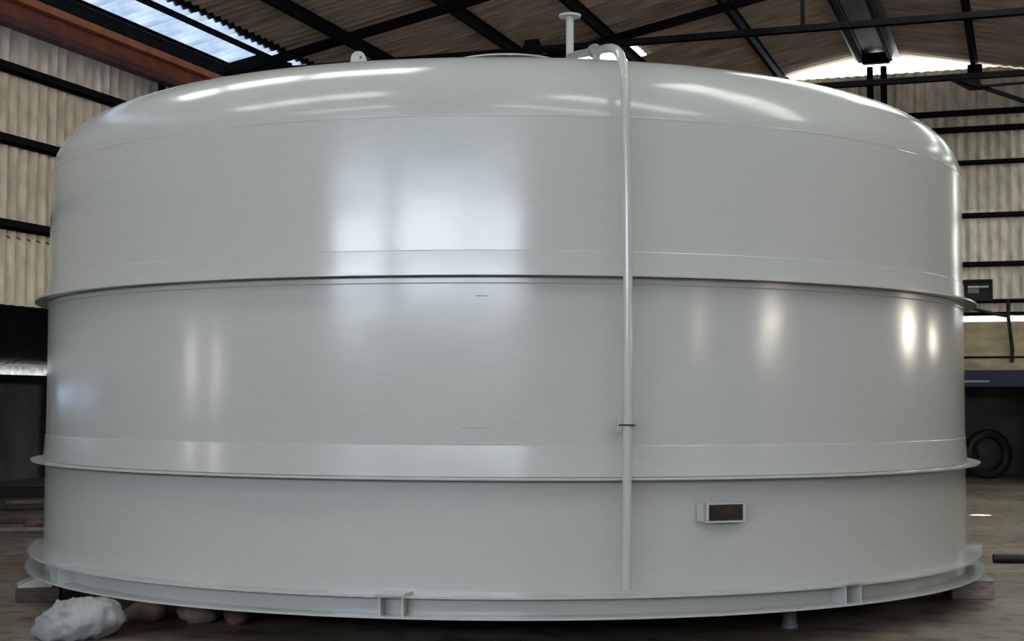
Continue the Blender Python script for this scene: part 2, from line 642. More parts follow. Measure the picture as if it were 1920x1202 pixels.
NG = int(math.ceil((C_R - C_L) / SW))
panel_c = []
for k in range(NG):
    c = C_L + k * SW
    for r, (z0, z1) in enumerate(GROWS):
        out = 0.014 * r + 0.006 * (k % 2)
        daylight = r < 2 and 4.2 < c + SW / 2 < 5.6
        top = lambda x, c=c, z0=z0, z1=z1: max(0.01, min(z1, roof_z(c + x) - 0.03) - z0)
        if max(top(0), top(SW)) < 0.15:
            continue
        if daylight:
            me = corr_mesh('daylight_sheet', 6, PCOR, 1, 0.026, SKYB, thick=0, top=top)
            obj('daylight_sheet', me, None, wall_end, end_wall_M(c, z0, out))
        elif min(top(0), top(SW)) > z1 - z0 - 0.01:
            obj('wall_sheet', gsheet[r], None, wall_end, end_wall_M(c, z0 + random.uniform(-0.012, 0.012), out))
        else:
            me = corr_mesh('wall_sheet', 6, PCOR, 1, 0.032, GABLEM, top=top)
            obj('wall_sheet', me, None, wall_end, end_wall_M(c, z0, out))
for z, h in ((6.77, 0.10), (6.46, 0.10), (5.84, 0.08), (4.86, 0.09), (3.96, 0.09), (3.28, 0.07), (3.05, 0.06)):
    half = (Z_RIDGE - z - 0.2) / PITCH
    c0, c1 = max(C_L, C_RIDGE - half), min(C_R, C_RIDGE + half)
    mb = MB()
    mb.box(c0, c1, A_END - 0.05, A_END - 0.035, z - h / 2, z + h / 2)
    mb.box(c0, c1, A_END - 0.13, A_END - 0.05, z + h / 2 - 0.012, z + h / 2)
    mb.box(c0, c1, A_END - 0.13, A_END - 0.12, z - h / 2 + 0.02, z + h / 2 - 0.012)
    mb.build('girt', STEEL, wall_end)
for c in (-2.68, -2.43):
    mb = MB()
    mb.box(c - 0.055, c + 0.055, A_END - 0.24, A_END - 0.225, 3.0, 7.72)
    mb.box(c - 0.055, c + 0.055, A_END - 0.145, A_END - 0.13, 3.0, 7.72)
    mb.box(c - 0.006, c + 0.006, A_END - 0.23, A_END - 0.14, 3.0, 7.72)
    mb.build('post', STEEL, wall_end)
for c, w in ((-4.33, 0.26), (-0.8, 0.26), (C_RIDGE, 0.52)):
    mb = MB()
    mb.bevel_box(c - w / 2, c + w / 2, A_END - 0.2, A_END - 0.05, roof_z(c) - 0.30, roof_z(c) - 0.09, 0.02)
    mb.build('cleat', STEEL, wall_end)
# pale strip painted in for light leaking between sheets beside the posts
mb = MB()
mb.prism([(-0.035, 6.80), (0.055, 6.80), (0.03, 7.55), (-0.01, 7.6)], 0.012, Matrix.Translation((-2.07, A_END - 0.07, 0)))
mb.build('light_leak', mat('pale_pink_light_leak', (0.75, 0.60, 0.50), 0.7, var=0.1), wall_end)
# strip of daylight, plaster band, blue lintel
me = corr_mesh('daylight_strip', int((C_R - C_L) / PCOR), PCOR, 0.16, 0.026, STRIP, seg=6, thick=0)
obj('daylight_strip', me, None, wall_end, end_wall_M(C_L, 2.88, 0.03))
mb = MB()
mb.box(C_L, C_R, A_END - 0.05, A_END + 0.2, 2.02, 2.905)
mb.build('plaster_band', PLASTER, wall_end)
mb = MB()
mb.box(C_L, C_R, A_END - 0.07, A_END - 0.05, 2.24, 2.275)
mb.build('conduit', STEEL, wall_end)
mb = MB()
mb.box(C_L, C_R, A_END - 0.16, A_END - 0.15, 1.72, 2.02)
mb.box(C_L, C_R, A_END - 0.15, A_END + 0.2, 2.0, 2.02)
mb.box(C_L, C_R, A_END - 0.15, A_END + 0.2, 1.72, 1.74)
mb.build('lintel', BLUE, wall_end)
mb = MB()
mb.box(-1.05, -0.62, A_END - 0.163, A_END - 0.16, 1.80, 1.835)
mb.build('label_strip', mat('faded_white_paint', (0.35, 0.37, 0.45), 0.6), wall_end)
# lower masonry either side of the opening, blue jambs
for (c0, c1) in ((C_L, -4.6), (0.16, C_R)):
    mb = MB()
    mb.box(c0, c1, A_END, A_END + 0.2, 0, 1.74)
    mb.build('masonry', DARKW, wall_end)
for c in (-4.6, 0.0):
    mb = MB()
    mb.box(c, c + 0.16, A_END - 0.15, A_END - 0.03, 0, 1.72)
    mb.build('jamb', BLUE, wall_end)

# store room behind the opening
mb = MB()
mb.box(C_L, C_R, A_END + 3.2, A_END + 3.4, 0, 2.6)
mb.box(C_L, C_R, A_END + 0.2, A_END + 3.4, 2.6, 2.7)
mb.box(C_L - 0.2, C_L, A_END + 0.2, A_END + 3.4, 0, 2.6)
mb.box(C_R, C_R + 0.2, A_END + 0.2, A_END + 3.4, 0, 2.6)
struct(mb.build('wall_store', mat('pale_store_wall', (0.17, 0.17, 0.16), 0.9, var=0.3, scale=1.5), M=SHED))

# ---- right wall and back wall (outside the frame)
wall_right = struct(empty('wall_right', SHED))


def right_wall_M(a, z0):
    X = Vector((0, -1, 0))
    Y = Vector((0, 0, 1))
    M = Matrix((X, Y, X.cross(Y))).transposed().to_4x4()
    M.translation = Vector((C_R, a, z0))
    return M


def corr_piece(name, a0, a1, z0, z1, m):
    n = max(1, int(round((a1 - a0) / PCOR)))
    me = corr_mesh(name, n, (a1 - a0) / n, z1 - z0, 0.026, m, seg=4, thick=0)
    o = obj(name, me, None, wall_right, right_wall_M(a1, z0))
    o['kind'] = 'stuff'
    return o


corr_piece('wall_sheeting', A_BACK, A_END, 0, 6.32, mat('fill_cut_sheet', (0.30, 0.27, 0.235), 0.9, var=0.25, scale=2.5, stretch=(3, 1, 0.5)))  # unseen wall darkened to cut fill light and reflections on the tank

wall_back = struct(empty('wall_back', SHED))
Z_OPEN0, Z_OPEN1 = 3.65, 5.2
mb = MB()
mb.box(C_L, C_R, A_BACK - 0.15, A_BACK, 0, Z_OPEN0)
mb.build('masonry', mat('back_masonry', (0.42, 0.38, 0.32), 0.9, var=0.2), wall_back)
mb = MB()
mb.prism([(C_L, Z_OPEN1), (C_R, Z_OPEN1), (C_R, roof_z(C_R) - 0.05), (C_RIDGE, Z_RIDGE - 0.05), (C_L, roof_z(C_L) - 0.05)], 0.004,
         Matrix.Translation((0, A_BACK, 0)))
mb.build('gable_cladding', translucent('fill_gable_sheet', (0.30, 0.33, 0.38), (0.18, 0.2, 0.24), 0.9, 0.8), wall_back)  # unseen back gable made translucent to light the roof underside
for c, w in ((-5.6, 0.7), (C_L + 0.15, 0.3), (C_R - 0.15, 0.3), (0.6, 0.15)):
    mb = MB()
    mb.box(c - w / 2, c + w / 2, A_BACK - 0.12, A_BACK + 0.02, Z_OPEN0, Z_OPEN1)
    mb.build('post', STEEL, wall_back)

# ---- side aisle beyond the left wall
aisle = struct(empty('wall_aisle', SHED))
C_A = -17.0
AWIN = [(11.5, 6.0)]
prev = A_BACK
for a, w in AWIN + [(A_END + 6, 0)]:
    mb = MB()
    mb.box(C_A - 0.1, C_A, prev, a - w / 2, 0, 1.72)
    mb.build('panel_wall', DARKW, aisle)
    if w:
        mb = MB()
        mb.box(C_A - 0.1, C_A, a - w / 2, a + w / 2, 0, 1.42)
        mb.build('panel_wall', DARKW, aisle)
        mb = MB()
        mb.box(C_A - 0.06, C_A - 0.05, a - w / 2, a + w / 2, 1.42, 1.60)
        mb.build('window_pane', COLD, aisle)
        mb = MB()
        mb.box(C_A - 0.1, C_A, a - w / 2, a + w / 2, 1.6, 1.72)
        mb.build('panel_wall', DARKW, aisle)
    prev = a + w / 2
for k in range(12):
    a = 6 + 2.4 * k
    mb = MB()
    mb.box(C_A, C_A + 0.12, a, a + 0.14, 0, 1.9)
    mb.build('post', STEEL, aisle)
mb = MB()
mb.box(C_A - 0.02, C_A + 0.16, A_BACK, A_END + 6, 1.72, 1.86)
mb.build('rail', STEEL, aisle)
me = corr_mesh('daylight_strip', 200, (A_END + 6 - A_BACK) / 200, 0.17, 0.03, STRIP, seg=6, thick=0)
obj('daylight_strip', me, None, aisle, Matrix.Translation((C_A - C_L - 0.05, 0, 0)) @ left_wall_M(A_BACK, 1.85, 0))
aroof = struct(empty('ceiling_aisle', SHED))
z_hi, z_lo = 3.3, 2.0
LA = math.hypot(C_L - (C_A - 0.4), z_hi - z_lo)
X = Vector((0, 1, 0))
Y = Vector((C_L - (C_A - 0.4), 0, z_hi - z_lo)).normalized()
MA = Matrix((X, Y, X.cross(Y))).transposed().to_4x4()
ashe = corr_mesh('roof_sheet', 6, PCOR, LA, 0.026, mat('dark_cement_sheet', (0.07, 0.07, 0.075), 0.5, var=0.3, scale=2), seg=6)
for k in range(42):
    Mk = MA.copy()
    Mk.translation = Vector((C_A - 0.4, A_END + 5.5 - (k + 1) * SW, z_lo + 0.006 * (k % 2)))
    obj('roof_sheet', ashe, None, aroof, Mk)
mb = MB()
mb.box(C_A - 0.1, C_L, A_END + 5.8, A_END + 6, 0, 3.3)
mb.box(C_A - 0.1, C_L, A_BACK - 0.2, A_BACK, 0, 3.3)
struct(mb.build('wall_aisle_end', DARKW, M=SHED))

# daylight openings sampled directly
RX = Matrix.Rotation
portal((C_L + C_R) / 2, A_BACK - 0.2, (Z_OPEN0 + Z_OPEN1) / 2, C_R - C_L, Z_OPEN1 - Z_OPEN0, RX(R_(90), 4, 'X'))
portal(C_RIDGE, A_END + 0.3, 7.85, 4.6, 0.5, RX(R_(-90), 4, 'X'))


# ------------------------------------------------------------------ trusses, crane beam, columns
def truss(a, z_tie, label, webs):
    t = empty('roof_truss', SHED)
    tag(t, label, 'truss', 'roof trusses')
    for s in (-1, 1):
        ce = C_L + 0.15 if s < 0 else C_R - 0.15
        mb = MB()
        p = (ce, a, roof_z(ce) - 0.29)
        q = (C_RIDGE, a, Z_RIDGE - 0.29)
        mb.angle(p, q, 0.09, 0.12, 0.012)
        mb.angle((p[0], a - 0.03, p[2]), (q[0], a - 0.03, q[2]), 0.09, 0.12, 0.012, flip=-1)
        mb.build('rafter', STEEL, t)
    c0 = C_RIDGE - (Z_RIDGE - 0.29 - z_tie) / PITCH
    c1 = C_RIDGE + (Z_RIDGE - 0.29 - z_tie) / PITCH
    c0, c1 = max(c0, C_L + .1), min(c1, C_R - .1)
    mb = MB()
    mb.angle((c0, a, z_tie), (c1, a, z_tie), 0.075, 0.085, 0.012)
    mb.angle((c0, a - 0.03, z_tie), (c1, a - 0.03, z_tie), 0.075, 0.085, 0.012, flip=-1)
    mb.build('tie_beam', STEEL, t)
    for (cb, ct) in webs:
        if not (c0 < cb < c1):
            continue
        mb = MB()
        mb.angle((cb, a - 0.015, z_tie), (ct, a - 0.015, roof_z(ct) - 0.29), 0.05, 0.055, 0.008, up=(0, 1, 0))
        mb.build('web_member', STEEL, t)
    for cb in (-6.2,):
        mb = MB()
        mb.prism([(-0.16, -0.07), (0.16, -0.07), (0.1, 0.14), (-0.1, 0.14)], 0.01, Matrix.Translation((cb, a - 0.02, z_tie)))
        for dx in (-0.1, 0.0, 0.1):
            mb.cyl((cb + dx, a - 0.04, z_tie + 0.01), (cb + dx, a - 0.02, z_tie + 0.01), 0.014, 6)
        mb.build('gusset', STEEL, t)
    return t


t1 = truss(18.6, 6.14, 'dark steel roof truss passing just above the tank top, nearer of the two', [(-2.57, -2.57)])
mb = MB()
mb.prism([(-0.75, 0.16), (-0.1, -0.02), (0.35, -0.02), (0.35, 0.1), (-0.2, 0.26)], 0.02, Matrix.Translation((-10.15, 18.57, 6.12)))
mb.build('gusset', STEEL, t1)
t2 = truss(22.1, 6.14, 'dark steel tie beam and braces of the truss nearest the bright gable gap', [])
mb = MB()
mb.angle((-0.85, 22.06, 6.10), (1.5, 22.06, 5.1), 0.06, 0.065, 0.01)
mb.build('knee_brace', STEEL, t2)
mb = MB()
mb.angle((-0.6, 22.05, 5.97), (1.6, 22.05, 6.02), 0.04, 0.04, 0.008)
mb.build('web_member', STEEL, t2)
mb = MB()
mb.prism([(-0.28, -0.02), (0.16, -0.02), (0.2, -0.2), (0.02, -0.2)], 0.012, Matrix.Translation((-0.72, 22.05, 6.12)))
mb.build('gusset', STEEL, t2)

beam = empty('crane_beam', SHED)
tag(beam, 'long red-oxide steel runway beam along the corrugated side wall', 'beam')
CB = -10.72
mb = MB()
mb.box(CB - 0.10, CB + 0.06, A_BACK + 0.5, A_END - 0.3, 5.62, 5.635)
mb.box(CB + 0.045, CB + 0.06, A_BACK + 0.5, A_END - 0.3, 5.635, 5.705)
o = mb.build('bottom_flange', REDD, beam)
mb = MB()
mb.box(CB - 0.03, CB - 0.015, A_BACK + 0.5, A_END - 0.3, 5.635, 5.90)
mb.build('web', RED, beam)
mb = MB()
mb.box(CB - 0.10, CB + 0.09, A_BACK + 0.5, A_END - 0.3, 5.90, 5.92)
mb.box(CB + 0.075, CB + 0.09, A_BACK + 0.5, A_END - 0.3, 5.92, 5.99)
mb.build('top_flange', ORANGE, beam)
for k in range(7):
    a = A_END - 0.7 - 5.2 * k
    cl = empty('column', SHED)
    tag(cl, 'black steel column carrying the red runway beam beside the side wall', 'column', 'side wall columns')
    mb = MB()
    mb.box(C_L + 0.14, C_L + 0.155, a - 0.08, a + 0.08, 0.02, 5.95)
    mb.box(C_L + 0.29, C_L + 0.305, a - 0.08, a + 0.08, 0.02, 5.62)
    mb.box(C_L + 0.155, C_L + 0.29, a - 0.006, a + 0.006, 0.02, 5.62)
    mb.build('shaft', STEEL, cl)
    mb = MB()
    mb.box(C_L + 0.305, CB + 0.05, a - 0.06, a + 0.06, 5.55, 5.62)
    mb.build('bracket', STEEL, cl)
    mb = MB()
    mb.box(C_L + 0.08, C_L + 0.38, a - 0.15, a + 0.15, 0, 0.02)
    mb.build('base_plate', STEEL, cl)
# thin conduit under the eave rooflights
pts = [shed(-10.82, 12 + k, roof_z(-10.82) - 0.20) for k in range(0, 8)] + [shed(-10.78, 19.6, 6.12), shed(-10.6, 20.1, 6.2)]
mb = MB()
mb.tube(pts, 0.009, 8)
tag(mb.build('cable', BLACK, smooth=True), 'thin black cable strung under the milky rooflight strip at the eave', 'cable')

# ------------------------------------------------------------------ the tank
TC = Vector((-0.045, 11.8, 0.0))
TR = 3.503
RF = 3.608
tank = empty('storage_tank', Matrix.Translation(TC))
tag(tank, 'huge round pale grey glossy steel storage tank raised on blocks', 'tank')
NSEG = 256
Z_BOT, Z_TOP = 0.230, 3.048
Z_R1, Z_R2 = 2.133, 0.989


def part(name, mb, m=None, parent=None, smooth=True, sharp=35):
    return mb.build(name, m or PAINT, parent or tank, smooth, sharp)


# three shell courses, each with its own plate edge
mb = MB().lathe([(TR, Z_BOT), (TR, Z_R2 - 0.008)], NSEG)
part('shell_course', mb)
mb = MB().lathe([(TR, Z_R2 + 0.006), (TR + 0.015, Z_R2 + 0.008), (TR + 0.004, 1.172), (TR, 1.176), (TR, Z_R1 - 0.045)], NSEG)
part('shell_course', mb)
mb = MB().lathe([(TR, Z_R1 + 0.008), (TR + 0.007, Z_R1 + 0.012), (TR + 0.004, 2.272), (TR - 0.001, 2.277), (TR - 0.001, Z_TOP)], NSEG)
part('shell_course', mb)
# doubler under the upper ring
mb = MB().lathe([(TR, Z_R1 - 0.048), (TR + 0.006, Z_R1 - 0.042), (TR + 0.006, Z_R1 - 0.008)], NSEG)
part('doubler_band', mb)
# weld bead where roof meets shell
mb = MB().lathe([(TR - 0.0012, Z_TOP - 0.009), (TR + 0.0008, Z_TOP - 0.003), (TR + 0.0008, Z_TOP + 0.003), (TR - 0.0012, Z_TOP + 0.009)], NSEG)
part('weld_seam', mb, sharp=80)
# knuckle + shallow crown
KA, KB = 0.60, 0.45
prof = []
e_sl = R_(9.0)
t_end = math.atan2(KB, KA * math.tan(e_sl))
for i in range(25):
    t = t_end * i / 24
    prof.append((TR - KA + KA * math.cos(t), Z_TOP + KB * math.sin(t)))
r1, z1 = prof[-1]
Rc = r1 / math.sin(e_sl)
for i in range(1, 17):
    t = e_sl * (1 - i / 16)
    r = Rc * math.sin(t)
    prof.append((max(r, 0.002), z1 + Rc * (math.cos(t) - math.cos(e_sl))))
Z_CROWN = prof[-1][1]


def dome_z(r):
    if r > r1:
        return Z_TOP + KB * math.sqrt(max(0, 1 - ((r - (TR - KA)) / KA) ** 2))
    return z1 + math.sqrt(Rc ** 2 - r ** 2) - Rc * math.cos(e_sl)


part('dome_roof', MB().lathe(prof, NSEG))
# ring flanges
for z, rr in ((Z_R1, RF - 0.01), (Z_R2, RF)):
    mb = MB().lathe([(TR - 0.02, z - 0.006), (rr, z - 0.006), (rr, z + 0.006), (TR - 0.02, z + 0.006)], NSEG, closed=True)
    part('ring_flange', mb)
# base: top plate and bottom plate
mb = MB().lathe([(TR - 0.02, 0.331), (RF + 0.005, 0.331), (RF + 0.005, 0.344), (TR - 0.02, 0.344)], NSEG, closed=True)
part('base_flange', mb)
mb = MB().lathe([(0.01, 0.218), (RF + 0.02, 0.218), (RF + 0.02, 0.230), (0.01, 0.230)], NSEG, closed=True)
part('bottom_plate', mb)


def polar(th, r, z):
    return Vector((r * math.sin(th), -r * math.cos(th), z))


def radial_M(th, r, z):
    """x tangential (to the right seen from outside), y inwards, z up"""
    M = Matrix.Rotation(th, 4, 'Z')
    M.translation = polar(th, r, z)
    return M


chair0 = None
gm = MB().box(-0.006, 0.006, -0.055, 0.055, 0.0, 0.101).mesh('gusset')
gm.materials.append(PAINT)
tm = MB()
tm.add([(-0.085, -0.075, 0), (0.085, -0.075, 0), (0.10, 0.055, 0), (-0.10, 0.055, 0),
        (-0.085, -0.075, 0.014), (0.085, -0.075, 0.014), (0.10, 0.055, 0.014), (-0.10, 0.055, 0.014)],
       [(0, 3, 2, 1), (4, 5, 6, 7), (0, 1, 5, 4), (1, 2, 6, 5), (2, 3, 7, 6), (3, 0, 4, 7)])
tm = tm.mesh('chair_top')
for k in range(8):
    th = R_(-9.9 + 45.1 * k)
    ch = obj('anchor_chair', tm, PAINT, tank, radial_M(th, TR + 0.055, 0.344))
    for s in (-1, 1):
        g = obj('gusset', gm, None, ch)
        g.matrix_local = Matrix.Translation((s * 0.066, 0, -0.114))

# downpipe: stands off the shell, bends back over the roof edge to the vent
THP = R_(10.75)
RP = 0.027
pp = [polar(THP, 3.645, z) for z in (0.385, 0.9, 1.5, 2.1, 2.6, 3.0, 3.1)]
ctrl = [(3.642, 3.15), (3.628, 3.24), (3.59, 3.33), (3.53, 3.40), (3.45, 3.447), (3.35, 3.482), (3.25, 3.506)]
pp += [polar(THP, r, z) for r, z in ctrl]
last = pp[-1]
vent_xy = Vector((0.426 - TC.x, 10.9 - TC.y, 0))
tgt = Vector((vent_xy.x, vent_xy.y, 4.0))
for i in range(1, 9):
    t = i / 8
    p = last.lerp(tgt, t)
    pp.append(p)
# slight natural bow of the long pipe
for p in pp[:5]:
    p.x += 0.012 * math.sin(math.pi * (p.z - 0.385) / 2.9)
dp = part('downpipe', MB().tube(pp, RP, 20), sharp=50)
# union collars on the roof run
for f in (0.30, 0.34):
    p = last.lerp(tgt, f)
    d = (tgt - last).normalized()
    part('collar', MB().cyl(p - d * 0.012, p + d * 0.012, 0.046 if f < 0.32 else 0.036, 20), CAST, dp)
p = last.lerp(tgt, 0.26)
part('pipe_stay', MB().cyl((p.x, p.y, dome_z(math.hypot(p.x, p.y)) - 0.02), (p.x, p.y, p.z + 0.01), 0.024, 14), None, dp)
# clamp plate and u-bolt
cl = MB()
M = radial_M(THP, 3.612, 1.29) @ Matrix.Translation((0.0125, 0, 0))
cl.box(-0.054, 0.054, -0.006, 0.006, -0.038, 0.038, M)
cl.box(-0.02, 0.02, 0.004, 0.115, -0.03, 0.03, M)
clamp = part('pipe_clamp', cl, smooth=False)
ub = [M @ Vector((x, y, 0.002)) for x, y in ((-0.046, -0.008), (-0.036, -0.012), (-0.034, -0.03))]
ub += [M @ Vector((-0.034 * math.cos(t), -0.036 - 0.03 * math.sin(t), 0.002)) for t in [math.pi * i / 8 for i in range(9)]]
ub += [M @ Vector((0.036, -0.012, 0.002)), M @ Vector((0.046, -0.008, 0.002))]
part('u_bolt', MB().tube(ub, 0.0042, 8), BLACK, clamp)

# vent
zv = dome_z(vent_xy.length)
vent = part('vent_pipe', MB().cyl((vent_xy.x, vent_xy.y, zv - 0.03), (vent_xy.x, vent_xy.y, 4.30), 0.029, 20), sharp=50)
part('vent_flange', MB().cyl((vent_xy.x, vent_xy.y, 4.296), (vent_xy.x, vent_xy.y, 4.312), 0.083, 32), None, vent, sharp=50)

# manway
man = part('manway', MB().lathe([(0.37, Z_CROWN - 0.08), (0.37, 4.071)], 64))
part('manway_flange', MB().lathe([(0.30, 4.065), (0.47, 4.065), (0.47, 4.077), (0.30, 4.077)], 96, closed=True), None, man)
part('manway_cover', MB().lathe([(0.003, 4.113), (0.49, 4.107), (0.49, 4.119), (0.003, 4.125)], 96, closed=True), None, man)
bm_ = MB().cyl((0, 0, 4.06), (0, 0, 4.108), 0.009, 8).mesh('bolt')
bm_.materials.append(PAINT)
for k in range(20):
    b = obj('bolt', bm_, None, man)
    b.location = polar(2 * math.pi * k / 20 + 0.05, 0.44, 0)

# lifting lug
lug_xy = Vector((-0.968 - TC.x, 9.25 - TC.y, 0))
zl = dome_z(lug_xy.length)
out = [(-0.062, -0.05), (-0.062, 0.055)]
for i in range(9):
    t = math.pi - math.pi * 0.8 * i / 8
    out.append((-0.012 + 0.048 * math.cos(t), 0.075 + 0.048 * math.sin(t)))
out += [(0.065, 0.0), (0.065, -0.05)]
M = Matrix.Rotation(R_(-6), 4, 'Z')
M.translation = Vector((lug_xy.x, lug_xy.y, zl - 0.022))
lug = part('lifting_lug', MB().prism(out[::-1], 0.016, M), smooth=False)
part('lug_hole_shade', MB().cyl(M @ Vector((0.004, -0.0095, 0.082)), M @ Vector((0.004, 0.0095, 0.082)), 0.009, 14),
     mat('shaded_steel', (0.10, 0.10, 0.10), 0.6), lug, smooth=False)  # solid disc, the hole's shade put into its colour

# short weld scars left on the shell
for th, z, w in ((R_(-2.0), 2.016, 0.035), (R_(-2.6), 1.275, 0.075)):
    part('weld_mark', MB().lathe([(TR - 0.001, z - 0.003), (TR + 0.003, z), (TR - 0.001, z + 0.003)], 6, a0=th - w / TR, a1=th + w / TR), None)

# nameplate on its bracket
THN = R_(20.9)
M = radial_M(THN, TR + 0.055, 0.79)
fr = MB()
fr.box(-0.128, -0.120, 0, 0.06, -0.056, 0.056, M)
fr.box(0.120, 0.128, 0, 0.06, -0.056, 0.056, M)
fr.box(-0.128, 0.128, 0.004, 0.010, -0.056, 0.056, M)
for (x0, x1, z0, z1) in ((-0.128, -0.110, -0.056, 0.056), (0.112, 0.128, -0.056, 0.056), (-0.11, 0.112, 0.047, 0.056), (-0.11, 0.112, -0.056, -0.045)):
    fr.box(x0, x1, -0.006, 0.004, z0, z1, M)
npb = part('nameplate_frame', fr, smooth=False)
part('nameplate', MB().box(-0.109, 0.111, -0.002, 0.004, -0.044, 0.046, M),
     mat('dark_brown_plate', (0.02, 0.015, 0.012), 0.25, var=0.6, scale=7), npb, smooth=False)
fl = MB().box(-0.165, -0.128, 0.03, 0.038, -0.05, 0.05, M)
part('nameplate_lug', fl, None, npb, smooth=False)


# ------------------------------------------------------------------ things under and around the tank
def at(px, py, depth):
    return Vector(((px - 960) / FPX * depth, depth, EYE + (756 - py) / FPX * depth))


def lump(name, centre, size, m, seed, n=20, rough=0.22, rot=0.0, flat=True):
    """irregular stone or sack with a flat foot"""
    rnd = random.Random(seed)
    dirs = [Vector((rnd.gauss(0, 1), rnd.gauss(0, 1), rnd.gauss(0, 1))).normalized() for _ in range(14)]
    amps = [rnd.uniform(-1, 1) for _ in dirs]
    vs, fs = [], []
    for j in range(n + 1):
        v = math.pi * j / n
        for i in range(2 * n):
            u = math.pi * i / n
            d = Vector((math.sin(v) * math.cos(u), math.sin(v) * math.sin(u), math.cos(v)))
            k = 1.0
            for q, am in zip(dirs, amps):
                x = d.dot(q)
                k += rough * am * max(0, x) ** 3
            k += rough * 0.35 * (noise.noise(d * 3.1 + Vector((seed, 0, 0))) + 0.6 * noise.noise(d * 7.3 + Vector((0, seed, 0))))
            p = Vector((d.x * size[0] * k, d.y * size[1] * k, d.z * size[2] * k))
            if flat:
                p.z = max(p.z, -size[2] * 0.82)
            vs.append(p)
    w = 2 * n
    for j in range(n):
        for i in range(w):
            fs.append((j * w + i, j * w + (i + 1) % w, (j + 1) * w + (i + 1) % w, (j + 1) * w + i)[::-1])
    me = MB().add(vs, fs).mesh(name, True, 50)
    o = obj(name, me, m)
    zmin = min(p.z for p in vs)
    o.matrix_world = Matrix.Translation((centre[0], centre[1], -zmin)) @ Matrix.Rotation(rot, 4, 'Z')
    return o


# timber blocks that carry the tank
def block(x, y, w, d, h, rot, m, label):
    mb = MB().bevel_box(-w / 2, w / 2, -d / 2, d / 2, 0, h, 0.008)
    o = mb.build('timber_block', m, M=Matrix.Translation((x, y, 0)) @ Matrix.Rotation(rot, 4, 'Z'))
    return tag(o, label, 'block', 'tank support blocks')


def wedge(x, y, rot, w, label, h0, h1):
    """packing plate folded down over the block's end: thick towards the tank, sloping outwards"""
    mb = MB()
    vs = [(-0.10, -w / 2, h0), (0.13, -w / 2, h0), (0.13, -w / 2, h0 + 0.012), (-0.10, -w / 2, h1),
          (-0.10, w / 2, h0), (0.13, w / 2, h0), (0.13, w / 2, h0 + 0.012), (-0.10, w / 2, h1)]
    mb.add(vs, [(0, 1, 2, 3), (7, 6, 5, 4), (1, 0, 4, 5), (2, 1, 5, 6), (3, 2, 6, 7), (0, 3, 7, 4)])
    o = mb.build('packing_wedge', PAINT, M=Matrix.Translation((x, y, 0)) @ Matrix.Rotation(rot, 4, 'Z'))
    return tag(o, label, 'wedge', 'packing wedges')


def rim(th, r=RF):
    return (TC.x + r * math.sin(th), TC.y - r * math.cos(th))


thR, thL = R_(75), R_(-70)
bx, by = rim(thR, RF - 0.08)
block(bx + 0.0, by + 0.05, 0.30, 0.34, 0.135, R_(-6), WOOD, 'weathered greyish timber block under the tank rim beside the black pipe')
wx, wy = rim(thR, RF - 0.06)
wedge(wx, wy, thR - R_(90) + R_(0), 0.22, 'pale painted packing wedge on the weathered timber block', 0.135, 0.214)
bx, by = rim(thL, RF - 0.08)
block(bx, by, 0.30, 0.26, 0.10, R_(12), WOODD, 'dark brown timber block under the tank rim behind the pale sack')
wx, wy = rim(thL, RF - 0.06)
wedge(wx, wy, thL - R_(90), 0.22, 'pale painted packing wedge above the dark brown block behind the sack', 0.10, 0.214)
for thd, lab in ((150, 'dark timber block under the far rim of the tank, to the right'), (-150, 'dark timber block under the far rim of the tank, to the left')):
    bx, by = rim(R_(thd), 3.35)
    block(bx, by, 0.34, 0.34, 0.218, 0.0, WOODD, lab)

sack = lump('sack', (-2.62, 8.9), (0.185, 0.15, 0.15), SACK, 11, 36, 0.45, R_(6))
tag(sack, 'crumpled pale grey sack lying on the floor under the tank rim', 'sack')
tag(lump('rubble', (-2.02, 9.48), (0.13, 0.10, 0.085), ROCK, 5, 12, 0.35, 0.4), 'brown lump of rubble next to the pale sack', 'rubble', 'rubble under the tank rim')
tag(lump('rubble', (-1.74, 9.44), (0.085, 0.08, 0.08), ROCKR, 8, 12, 0.35, 1.4), 'reddish lump of broken brick, rightmost of the rubble under the rim', 'rubble', 'rubble under the tank rim')
tag(lump('rubble', (-2.33, 9.62), (0.11, 0.10, 0.09), ROCK, 21, 12, 0.35, 2.4), 'brown lump of rubble tucked behind the pale sack', 'rubble', 'rubble under the tank rim')

# screw jack / drain casting under the rim on the right
jx, jy = at(1477, 1160, 9.42).x, 9.42
jack = empty('screw_jack', Matrix.Translation((jx, jy, 0)))
tag(jack, 'small grey metal casting with bolt eyes standing under the tank rim', 'jack')
MB().lathe([(0.002, 0), (0.055, 0), (0.055, 0.02), (0.046, 0.03), (0.043, 0.105), (0.05, 0.115), (0.05, 0.13), (0.002, 0.13)], 20).build('body', CAST, jack, True)
for s in (-1, 1):
    MB().cyl((s * 0.034, -0.02, 0.165), (s * 0.034, 0.02, 0.165), 0.017, 14).build('bolt_eye', BLACK, jack, True)
MB().bevel_box(-0.052, 0.052, -0.016, 0.03, 0.13, 0.213, 0.008).build('head', CAST, jack)
MB().box(-0.04, 0.04, -0.05, 0.0, 0.118, 0.126).build('slot', BLACK, jack)

